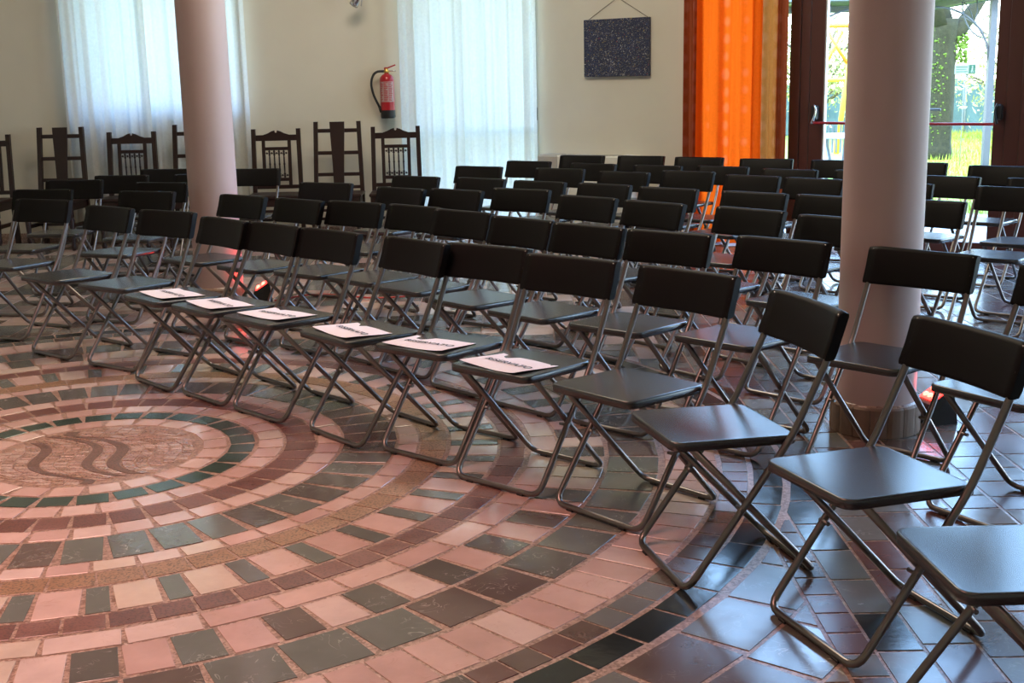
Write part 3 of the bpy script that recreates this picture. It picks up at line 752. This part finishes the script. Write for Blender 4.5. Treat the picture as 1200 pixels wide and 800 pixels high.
def post(root, s, xb, xt, H, rake=.05):
    b = MB(); w = .019
    pts = [(xb, .03, 0), (xb, 0, .45), (xt, rake, H)]
    for (x0, y0, z0), (x1, y1, z1) in zip(pts[:-1], pts[1:]):
        vs = [(s * x0 + dx, y0 + dy, z0) for dx, dy in ((-w, -w), (w, -w), (w, w), (-w, w))] + [(s * x1 + dx, y1 + dy, z1) for dx, dy in ((-w, -w), (w, -w), (w, w), (-w, w))]
        b.add(vs, [(3, 2, 1, 0), (4, 5, 6, 7), (0, 1, 5, 4), (1, 2, 6, 5), (2, 3, 7, 6), (3, 0, 4, 7)])
    b.build('back_post', M['darkwood'], root)
def ry(z, rake, H): return rake * max(0, z - .45) / (H - .45)
def spindle_chair():
    root = empty('spindle_back_chair'); H = 1.03; rk = .05; D = M['darkwood']
    wood_common(root, .2)
    for s in (-1, 1): post(root, s, .212, .205, H, rk)
    # crest rail with a notched peak
    xs = [-.19, -.12, -.075, -.04, -.012, -.010, .0, .010, .012, .04, .075, .12, .19]
    zt = [.975, .975, .990, 1.008, 1.016, 1.002, .992, 1.002, 1.016, 1.008, .990, .975, .975]
    b = MB(); vs = []; n = len(xs)
    for yy in (-.010, .010):
        for x, z in zip(xs, zt): vs.append((x, ry(.95, rk, H) + yy, z))
        for x in xs: vs.append((x, ry(.95, rk, H) + yy, .922))
    fs = []
    for i in range(n - 1):
        fs += [(n + i, n + i + 1, i + 1, i), (2 * n + i, 2 * n + i + 1, 3 * n + i + 1, 3 * n + i), (i, i + 1, 2 * n + i + 1, 2 * n + i), (n + i + 1, n + i, 3 * n + i, 3 * n + i + 1)]
    b.add(vs, fs); b.build('crest_rail', D, root)
    def rail(z0, z1, x): y = ry((z0 + z1) / 2, rk, H); return MB().box(-x, x, y - .010, y + .010, z0, z1, .003)
    rail(.485, .52, .2).build('lower_rail', D, root)
    for s in (-1, 1):
        b = MB(); y0, y1 = ry(.5, rk, H), ry(.93, rk, H)
        vs = [(s * .118 + dx, (y0 if z < .7 else y1) + dy, z) for z in (.51, .93) for dx, dy in ((-.015, -.01), (.015, -.01), (.015, .01), (-.015, .01))]
        b.add(vs, [(3, 2, 1, 0), (4, 5, 6, 7), (0, 1, 5, 4), (1, 2, 6, 5), (2, 3, 7, 6), (3, 0, 4, 7)]); b.build('inner_stile', D, root)
    rail(.835, .865, .11).build('panel_rail', D, root); rail(.555, .585, .11).build('panel_rail', D, root)
    for k in range(4):
        x = -.066 + .044 * k; b = MB(); y0 = ry(.71, rk, H)
        prof = [(.006, .58), (.012, .595), (.006, .607), (.012, .619), (.006, .632), (.0075, .66), (.0075, .70), (.010, .71), (.0075, .72), (.0075, .77), (.006, .785), (.012, .798), (.006, .81), (.012, .823), (.006, .838)]
        b.lathe(prof, 6, (x, y0)); b.build('spindle', D, root)
    b = MB(); y0 = ry(.71, rk, H)
    for k in range(5):
        x = -.088 + .044 * k
        for z in (.607, .810): b.lathe([(.001, z - .012), (.012, z), (.001, z + .012)], 6, (x, y0))
    for z in (.607, .810): b.box(-.1, .1, y0 - .003, y0 + .003, z - .003, z + .003)
    b.build('bead_row', D, root)
    return root
def splat_chair():
    root = empty('splat_back_chair'); H = 1.085; rk = .06; D = M['darkwood']
    wood_common(root, .2)
    for s in (-1, 1): post(root, s, .213, .196, H, rk)
    for z0, z1, x in ((.985, 1.02, .2), (.785, .818, .2), (.590, .622, .205)):
        y = ry(z0, rk, H); MB().box(-x, x, y - .009, y + .009, z0, z1, .003).build('cross_rail', D, root)
    b = MB(); vs = []
    for z, w in ((.50, .047), (.70, .052), (.95, .064), (1.083, .068)):
        y = ry(z, rk, H) - .014
        for dx, dy in ((-w, -.008), (w, -.008), (w, .008), (-w, .008)): vs.append((dx, y + dy, z))
    fs = [(3, 2, 1, 0), (12, 13, 14, 15)]
    for j in range(3):
        for k in range(4): a = j * 4 + k; c = j * 4 + (k + 1) % 4; fs.append((a, c, c + 4, a + 4))
    b.add(vs, fs); b.build('splat', D, root)
    MB().box(-.2, .2, -.009, .009, .475, .505, .003).build('lower_rail', D, root)
    return root
sp = spindle_chair(); sl = splat_chair(); usedp = [False, False]
WC = [(0, -4.80, 'dark carved spindle-back chair cut off by the left edge of the photo'), (1, -4.115, 'tall dark splat-back chair left of the glowing sheer curtain'),
      (0, -3.46, 'dark spindle-back chair in front of the glowing curtain, left of the left column'), (1, -2.86, 'tall dark splat-back chair half hidden behind the left column'),
      (0, -2.13, 'dark spindle-back chair just right of the left column'), (1, -1.565, 'tall dark splat-back chair between two spindle-back chairs at the wall'),
      (0, -1.03, 'dark spindle-back chair under the fire extinguisher')]
for kind, x, lab in WC:
    base = (sp, sl)[kind]; c = base if not usedp[kind] else copy_tree(base); usedp[kind] = True
    c.location = (x, WY, FZ); c.rotation_euler = (0, 0, R(rnd.uniform(-3, 3)) if x > -4.5 else 0)
    tag(c, lab, 'chair', 'dark wooden chairs along the back wall')

# ------------------------------------------------------------------ wall things
# fire extinguisher
fe = empty('fire_extinguisher'); fe.matrix_world = MW.m @ Matrix.Translation((.503, -.10, 1.10))
tag(fe, 'red fire extinguisher with black hose hanging on the cream wall', 'extinguisher')
MB().lathe([(.0, .0), (.064, .0), (.068, .012), (.068, .075)], 20).build('base_boot', M['black'], fe)
MB().lathe([(.0665, .075), (.0665, .345), (.062, .372), (.045, .395), (.022, .405), (.02, .415)], 24).build('cylinder_body', M['red'], fe)
MB().lathe([(.0672, .15), (.0672, .335)], 20, a0=R(200), a1=R(330)).build('label_panel', M['label'], fe)
b = MB()
rl = random.Random(3)
for z in [.16 + .0125 * i for i in range(14)]:
    for a0 in (205, 245, 285):
        a1 = a0 + rl.uniform(18, 36)
        b.lathe([(.0677, z), (.0677, z + .006)], 5, a0=R(a0), a1=R(a1))
b.build('printed_lines', M['red'], fe)
MB().lathe([(.018, .41), (.024, .42), (.024, .435), (.015, .445), (.015, .455)], 12).build('valve', M['brass'], fe)
MB().tube([(-.01, 0, .45), (.02, -.005, .462), (.085, -.02, .485)], .007, 6).box(-.02, .012, -.012, .012, .44, .465, .003).build('lever', M['red'], fe)
MB().tube([(.015, 0, .432), (.088, -.02, .43)], .006, 6).build('carry_handle', M['chrome'], fe)
MB().tube(fillet([(-.02, 0, .43), (-.11, -.01, .43), (-.15, -.02, .33), (-.13, -.02, .22), (-.075, -.02, .10)], .05), .011, 8).build('hose', M['black'], fe)
MB().tube([(-.078, -.02, .11), (-.062, -.02, .055)], .013, 8).build('nozzle', M['black'], fe)
MB().box(-.03, .03, .06, .10, .05, .40, .003).build('wall_bracket', M['grille'], fe)
# painting
pt_ = empty('painting'); pt_.matrix_world = DW.m @ Matrix.Translation((.865, -.02, 1.69))
tag(pt_, 'dark blue unframed canvas with splattered paint hanging on the wall', 'painting')
MB().box(-.336, .336, -.018, .012, -.253, .253, .003).build('canvas', M['canvas'], pt_)
b = MB(); b.tube([(-.31, .014, .25), (0, .016, .435)], .0022, 5); b.tube([(.31, .014, .25), (0, .016, .435)], .0022, 5); b.build('hanging_cord', M['cord'], pt_)
MB().tube([(0, .02, .43), (0, -.01, .435)], .003, 6).build('nail', M['chrome'], pt_)
# fan coil unit
fc = empty('fan_coil_unit'); fc.matrix_world = DW.m; tag(fc, 'cream fan coil heater on the floor below the painting', 'heater')
MB().box(.13, 1.10, -.20, 0, .06, .735, .012).build('casing', M['white'], fc)
MB().box(.12, .33, -.215, -.005, .05, .742, .02).build('end_cap', M['grille'], fc); MB().box(.95, 1.12, -.215, -.005, .05, .742, .02).build('end_cap', M['white'], fc)
b = MB()
for i in range(16): b.box(.36 + i * .036, .38 + i * .036, -.17, -.03, .733, .739)
b.build('outlet_grille', M['grille'], fc)
MB().box(1.00, 1.03, -.222, -.214, .66, .69, .003).build('switch', M['white'], fc)
MB().box(.20, .28, -.18, -.04, 0, .06).build('foot', M['black'], fc); MB().box(.98, 1.06, -.18, -.04, 0, .06).build('foot', M['black'], fc)
# wall spotlight, only its head is in view
sg = empty('wall_spotlight'); sg.matrix_world = MW.m @ Matrix.Translation((.26, -.20, 2.16)); tag(sg, 'small grey metal spotlight high on the wall above the extinguisher', 'spotlight')
rot = Matrix.Rotation(R(35), 4, 'Y') @ Matrix.Rotation(R(15), 4, 'X')
MB().lathe([(.0, .10), (.022, .10), (.026, .03), (.042, -.02), (.042, -.05), (.036, -.045), (.0, -.03)], 16, mat=rot).build('lamp_head', M['chrome'], sg)
MB().tube(fillet([(.055, 0, .08), (.06, .02, .2), (.06, .19, .2)], .03), .008, 8).build('arm', M['grille'], sg)
MB().tube([(.045, -.02, -.05), (.065, 0, .09)], .006, 6).build('yoke', M['grille'], sg)
MB().lathe([(0, 0), (.035, 0), (.035, .02), (0, .02)], 16, mat=Matrix.Translation((.06, .2, .2)) @ Matrix.Rotation(R(90), 4, 'X')).build('mount_plate', M['grille'], sg)

# red battery uplights beside the columns
def uplight(x, y, rz, label):
    root = empty('red_uplight', (x, y, FZ), rz); tag(root, label, 'stage light', 'red uplights beside the columns')
    # wedge body: lamp face slopes to -x
    vs = [(-.06, -.065, 0), (.07, -.065, 0), (.055, -.05, .15), (-.05, -.05, .085), (-.06, .065, 0), (.07, .065, 0), (.055, .05, .15), (-.05, .05, .085)]
    MB().add(vs, [(0, 1, 2, 3), (7, 6, 5, 4), (1, 5, 6, 2), (0, 3, 7, 4), (3, 2, 6, 7), (0, 4, 5, 1)]).build('housing', M['black'], root)
    n = Vector((-.065, 0, .105)).normalized()
    fm = Matrix.Translation((0.0, 0, .118)) @ n.to_track_quat('Z', 'Y').to_matrix().to_4x4()
    MB().box(-.05, .05, -.042, .042, 0, .006, .002, mat=fm).build('lens_plate', M['led'], root)
    b = MB()
    for i in (-1, 0, 1):
        for j in (-1, 1): b.lathe([(0, .014), (.010, .012), (.013, .006)], 10, mat=fm @ Matrix.Translation((i * .03, j * .02, 0)))
    b.build('led_lens', M['ledhot'], root)
    ld = bpy.data.lights.new('red_glow', 'SPOT'); ld.energy = 6; ld.color = (1, .03, .02); ld.spot_size = R(100); ld.shadow_soft_size = .04
    lo = bpy.data.objects.new('red_glow', ld); COL.objects.link(lo); lo.parent = root; lo.location = Vector((0, 0, .118)) + n * .03; lo.rotation_euler = n.to_track_quat('-Z', 'Y').to_euler()
    return root
uplight(1.735, 4.90, R(15), 'red battery uplight on the floor right of the right column')
uplight(-1.655, 8.06, R(10), 'red battery uplight on the floor right of the left column')
o = MB().tube(fillet([(-1.58, 8.1, .012), (-1.35, 8.35, .012), (-.9, 8.1, .012), (-.5, 8.2, .012)], .1), .006, 6).build('red_cable', M['redcable']); o.location.z = FZ
tag(o, 'thin red cable on the floor leading from the left uplight', 'cable')

# ------------------------------------------------------------------ garden
GZ = -.08
struct(MB().box(-30, 60, 4, 90, GZ - .1, GZ).build('garden_ground', M['grass']))
pv = MB().box(0, 9, .36, 3.4, GZ, GZ + .04).build('terrace_paving', M['paving']); pv.matrix_world = DW.m; struct(pv)
b = MB(); rg = random.Random(11)
for _ in range(14000):
    d = rg.uniform(0, 1) ** .6 * 26 + 12.8; a = rg.uniform(.28, .46); x, y = d * math.sin(a), d * math.cos(a)
    h_ = rg.uniform(.05, .14); w = rg.uniform(.006, .014); an = rg.uniform(0, 3.14); dx, dy = math.cos(an) * w, math.sin(an) * w; lx, ly = rg.uniform(-.04, .04), rg.uniform(-.04, .04)
    b.add([(x - dx, y - dy, GZ), (x + dx, y + dy, GZ), (x + lx, y + ly, GZ + h_)], [(0, 1, 2)])
gr = b.build('grass_blades', M['blade']); gr['kind'] = 'stuff'; gr['label'] = 'bright green grass growing in the garden outside'; gr['category'] = 'grass'
# mossy tree
tr = empty('garden_tree', (7.58, 21.9, GZ)); tag(tr, 'mossy tree trunk standing in the garden behind the glass door', 'tree')
def bumpy_trunk(pts, radii, seg=22, amp=.06, seed=2):
    b = MB(); b.tube(pts, 1, seg, radii=radii); rr = random.Random(seed); ph = [rr.uniform(0, 6) for _ in range(6)]
    out = []
    for i, v in enumerate(b.v):
        k = i % seg; ring = i // seg; a = 2 * math.pi * k / seg
        if ring < len(pts):
            c = Vector(pts[ring]); d = Vector(v) - c; s = 1 + amp * math.sin(7 * a + ph[0] + ring * .35) + amp * .7 * math.sin(11 * a + ph[1] - ring * .5) + rr.uniform(-.02, .02); out.append(tuple(c + d * s))
        else: out.append(v)
    b.v = out; return b
zs = [i * .15 for i in range(17)]
bumpy_trunk([(0.02 * math.sin(z * 2) + .02 * z, 0, z) for z in zs], [.225 - .03 * min(1, z * 2) + (.04 * max(0, .3 - z) / .3) + (.02 if z > 2 else 0) for z in zs]).build('trunk', M['bark'], tr)
def limb(nm, pts, rs, mat): bumpy_trunk(pts, rs, 14, .05, 5).build(nm, mat, tr)
limb('branch', [(.05, 0, 2.0), (.30, 0, 2.25), (.55, .05, 2.6), (.9, .1, 3.1)], [.16, .14, .11, .07], M['bark'])
limb('branch', [(-.02, 0, 2.3), (-.15, 0, 2.8), (-.5, 0, 3.6)], [.2, .15, .09], M['bark'])
b = MB(); rr = random.Random(4)
for i in range(420):
    z = rr.uniform(.1, 2.3); a = rr.uniform(-2.9, .3) ; rad = .185
    c = Vector((rad * math.cos(a), rad * math.sin(a), z)); s = rr.uniform(.008, .028)
    if i > 300: c = Vector((rr.uniform(.14, .40), rr.uniform(-.15, -.05), rr.uniform(1.65, 2.15))); s = rr.uniform(.02, .045)
    b.lathe([(0, -s * .6), (s * .8, -s * .2), (s * .7, s * .4), (0, s * .7)], 5, mat=Matrix.Translation(c) @ Matrix.Rotation(rr.uniform(0, 3), 4, 'X'))
mo = b.build('moss', M['moss'], tr); mo['kind'] = 'stuff'
# pale leafy trees behind
def leafy(x, y, h, spread, seed, label, n=5200):
    rr = random.Random(seed); root = empty('leafy_tree', (x, y, GZ)); tag(root, label, 'tree', 'pale trees beyond the net fence')
    b = MB(); b.tube([(0, 0, 0), (.1, 0, h * .3), (.0, 0, h * .55)], .1, 8, radii=[.14, .10, .06])
    tips = []
    for i in range(14):
        a = rr.uniform(0, 6.28); z0 = h * rr.uniform(.15, .5); e = Vector((math.cos(a) * spread * rr.uniform(.5, 1), math.sin(a) * spread * .5, z0 + h * rr.uniform(.05, .45)))
        b.tube([(0, 0, z0), tuple(e * .5 + Vector((0, 0, z0 * .5))), tuple(e)], .03, 5, radii=[.05, .03, .012]); tips += [e, e * .6 + Vector((0, 0, z0 * .4))]
    b.build('trunk', M['twig'], root)
    c = MB()
    for i in range(n):
        t = rr.choice(tips); p = t + Vector((rr.gauss(0, .45), rr.gauss(0, .4), rr.gauss(0, .35))); p.z = max(p.z, .3); s = rr.uniform(.03, .075)
        d = Vector((rr.uniform(-1, 1), rr.uniform(-1, 1), rr.uniform(-1, 1))).normalized(); q = d.orthogonal().normalized()
        c.add([p - d * s, p - q * s * .5, p + d * s, p + q * s * .5], [(0, 1, 2, 3)])
    l = c.build('foliage', M['blossom'], root); l['kind'] = 'stuff'
leafy(11.2, 27, 4.5, 2.0, 21, 'pale yellow-green leafy tree right of the mossy trunk')
leafy(14.6, 29, 5.0, 1.8, 22, 'pale leafy tree beyond the grey gazebo post')
leafy(7.2, 29, 4.0, 1.4, 23, 'pale leafy tree seen left of the right column')
# net fence
nf = empty('net_fence', (0, 0, GZ)); tag(nf, 'blue-green net fence at the far edge of the garden', 'fence')
vs = []; fs = []; nn = 80; rr = random.Random(9)
for i in range(nn + 1):
    x = 4 + 18 * i / nn; y = 32 - .1 * (x - 4)
    ht = 1.25 + .12 * math.sin(x * 1.3) + .08 * math.sin(x * 3.1)
    for j in range(5): vs.append((x, y + .06 * math.sin(x * 9 + j), ht * j / 4))
for i in range(nn):
    for j in range(4): q = i * 5 + j; fs.append((q, q + 5, q + 6, q + 1))
MB().add(vs, fs, True).build('netting', M['net'], nf)
for i in range(8):
    x = 4.2 + 2.4 * i; MB().tube([(x, 31.85 - .1 * (x - 4), 0), (x, 31.85 - .1 * (x - 4), 1.7)], .03, 6).build('fence_post', M['iron'], nf)
# gazebo
gz = empty('gazebo', (5.39, 14.0, GZ)); tag(gz, 'grey iron garden gazebo with curved brackets outside the door', 'gazebo')
for (x, y) in ((0, 0), (-2.15, .0), (0, 2.4), (-2.15, 2.4)):
    MB().box(x - .035, x + .035, y - .035, y + .035, 0, 2.35, .006).build('post', M['gazebo'], gz)
MB().box(-2.25, .06, -.03, .03, 2.28, 2.36, .004).build('beam', M['gazebo'], gz); MB().box(-2.25, .06, 2.37, 2.43, 2.28, 2.36, .004).build('beam', M['gazebo'], gz)
MB().box(-.03, .03, 0, 2.4, 2.28, 2.36, .004).build('beam', M['gazebo'], gz); MB().box(-2.18, -2.12, 0, 2.4, 2.28, 2.36, .004).build('beam', M['gazebo'], gz)
vs = [(-2.35, -.15, 2.36), (.15, -.15, 2.36), (.15, 2.55, 2.36), (-2.35, 2.55, 2.36), (-1.07, 1.2, 3.1), (-2.35, -.15, 2.28), (.15, -.15, 2.28), (.15, 2.55, 2.28), (-2.35, 2.55, 2.28)]
MB().add(vs, [(0, 1, 4), (1, 2, 4), (2, 3, 4), (3, 0, 4), (0, 5, 6, 1), (1, 6, 7, 2), (2, 7, 8, 3), (3, 8, 5, 0)]).build('canopy', M['tarp'], gz)
for sx, x0 in ((-1, -.03), (1, -2.12)):
    b = MB(); pts = [(x0 + sx * .62 * (1 - math.cos(R(90 * k / 10))), 0, 1.62 + .58 * math.sin(R(90 * k / 10))) for k in range(11)]
    b.tube(pts, .013, 6)
    pts = [(x0 + sx * (.02 + .30 * math.sin(R(90 * k / 8))), 0, 1.85 + .40 * (1 - math.cos(R(90 * k / 8)))) for k in range(9)]; b.tube(pts, .009, 6)
    for (ax, az, bx_, bz) in ((.18, 2.02, .30, 2.25), (.18, 2.02, .02, 2.10), (.18, 2.02, .16, 2.27), (.18, 2.02, .40, 2.12)):
        b.tube([(x0 + sx * ax, 0, az), (x0 + sx * (ax + bx_) / 2 + .02, 0, (az + bz) / 2), (x0 + sx * bx_, 0, bz)], .007, 5)
    b.build('curved_bracket', M['gazebo'], gz)
# exit sign on a thin post
sg2 = empty('exit_sign', (7.30, 20.0, GZ)); tag(sg2, 'small white and green emergency exit sign right of the tree trunk', 'sign')
MB().box(-.165, .165, -.008, .008, 1.46, 1.61, .003).build('sign_board', M['signwhite'], sg2)
MB().box(.055, .16, -.012, -.0082, 1.466, 1.604).build('green_field', M['signgreen'], sg2)
b = MB(); b.box(-.15, .04, -.011, -.0082, 1.565, 1.578); b.box(-.15, .02, -.011, -.0082, 1.53, 1.542); b.box(-.15, .04, -.011, -.0082, 1.492, 1.504); b.build('printed_line', M['signgreen'], sg2)
b = MB(); b.box(.098, .118, -.014, -.0122, 1.51, 1.56); b.lathe([(0, 0), (.012, 0), (.012, .003), (0, .003)], 10, mat=Matrix.Translation((.108, -.0122, 1.575)) @ Matrix.Rotation(R(90), 4, 'X')); b.box(.090, .10, -.014, -.0122, 1.478, 1.515); b.box(.116, .126, -.014, -.0122, 1.478, 1.515); b.build('figure', M['signwhite'], sg2)
MB().tube([(.0, .02, 0), (.0, .02, 1.6)], .005, 6).build('sign_post', M['iron'], sg2)
# garden table and chairs
tb = empty('garden_table', (3.78, 14.1, GZ)); tag(tb, 'white metal garden table seen through the left door leaf', 'table')
MB().lathe([(0, .80), (.40, .80), (.41, .815), (.40, .83), (0, .83)], 24).build('table_top', M['white'], tb)
for k in range(3):
    a = R(30 + 120 * k); b = MB(); b.tube([(math.cos(a) * .18, math.sin(a) * .18, .80), (math.cos(a) * .12, math.sin(a) * .12, .55), (math.cos(a) * .16, math.sin(a) * .16, .3), (math.cos(a) * .32, math.sin(a) * .32, .0)], .018, 8); b.build('table_leg', M['iron'], tb)
MB().tube([(math.cos(R(a)) * .15, math.sin(R(a)) * .15, .28) for a in range(0, 361, 30)], .010, 6).build('leg_ring', M['iron'], tb)
def gchair():
    root = empty('garden_chair'); b = MB()
    b.tube(fillet([(-.2, .2, 0), (-.2, .2, .45), (-.2, .26, .9), (.2, .26, .9), (.2, .2, .45), (.2, .2, 0)], .06), .013, 6); b.tube([(-.2, -.2, 0), (-.2, -.2, .45), (-.2, .2, .45)], .013, 6); b.tube([(.2, -.2, 0), (.2, -.2, .45), (.2, .2, .45)], .013, 6); b.build('frame', M['iron'], root)
    MB().box(-.21, .21, -.22, .21, .45, .47, .004).build('seat', M['white'], root)
    for i in range(7): MB().box(-.165 + .05 * i, -.145 + .05 * i, .235, .25, .52, .88).build('slat', M['iron'], root)
    return root
gc = gchair(); gc.location = (4.15, 15.6, GZ); gc.rotation_euler = (0, 0, R(-10)); tag(gc, 'grey metal garden chair behind the white garden table', 'chair', 'garden chairs')
g2 = copy_tree(gc); g2.location = (4.72, 15.7, GZ); g2.rotation_euler = (0, 0, R(12)); tag(g2, 'second grey garden chair, partly hidden by the right column', 'chair', 'garden chairs')
# play swing
sw = empty('play_swing', (6.6, 24.0, GZ)); tag(sw, 'yellow and orange play frame standing beyond the garden table', 'swing')
b = MB(); b.tube([(-.25, 0, 0), (.0, 0, 2.35)], .05, 8); b.tube([(.55, 0, 0), (.2, 0, 2.35)], .05, 8); b.build('frame_leg', M['yellow'], sw)
MB().tube([(-.7, 0, 1.4), (1.8, 0, 1.38)], .04, 8).build('cross_bar', M['yellow'], sw); MB().tube([(-.6, 0, 2.4), (1.9, 0, 2.4)], .04, 8).build('top_bar', M['orangepaint'], sw)
b = MB(); b.tube([(-.55, 0, 1.6), (-.2, 0, 2.3)], .03, 6); b.tube([(-.5, 0, 2.3), (-.1, 0, 1.7)], .03, 6); b.build('brace', M['orangepaint'], sw)
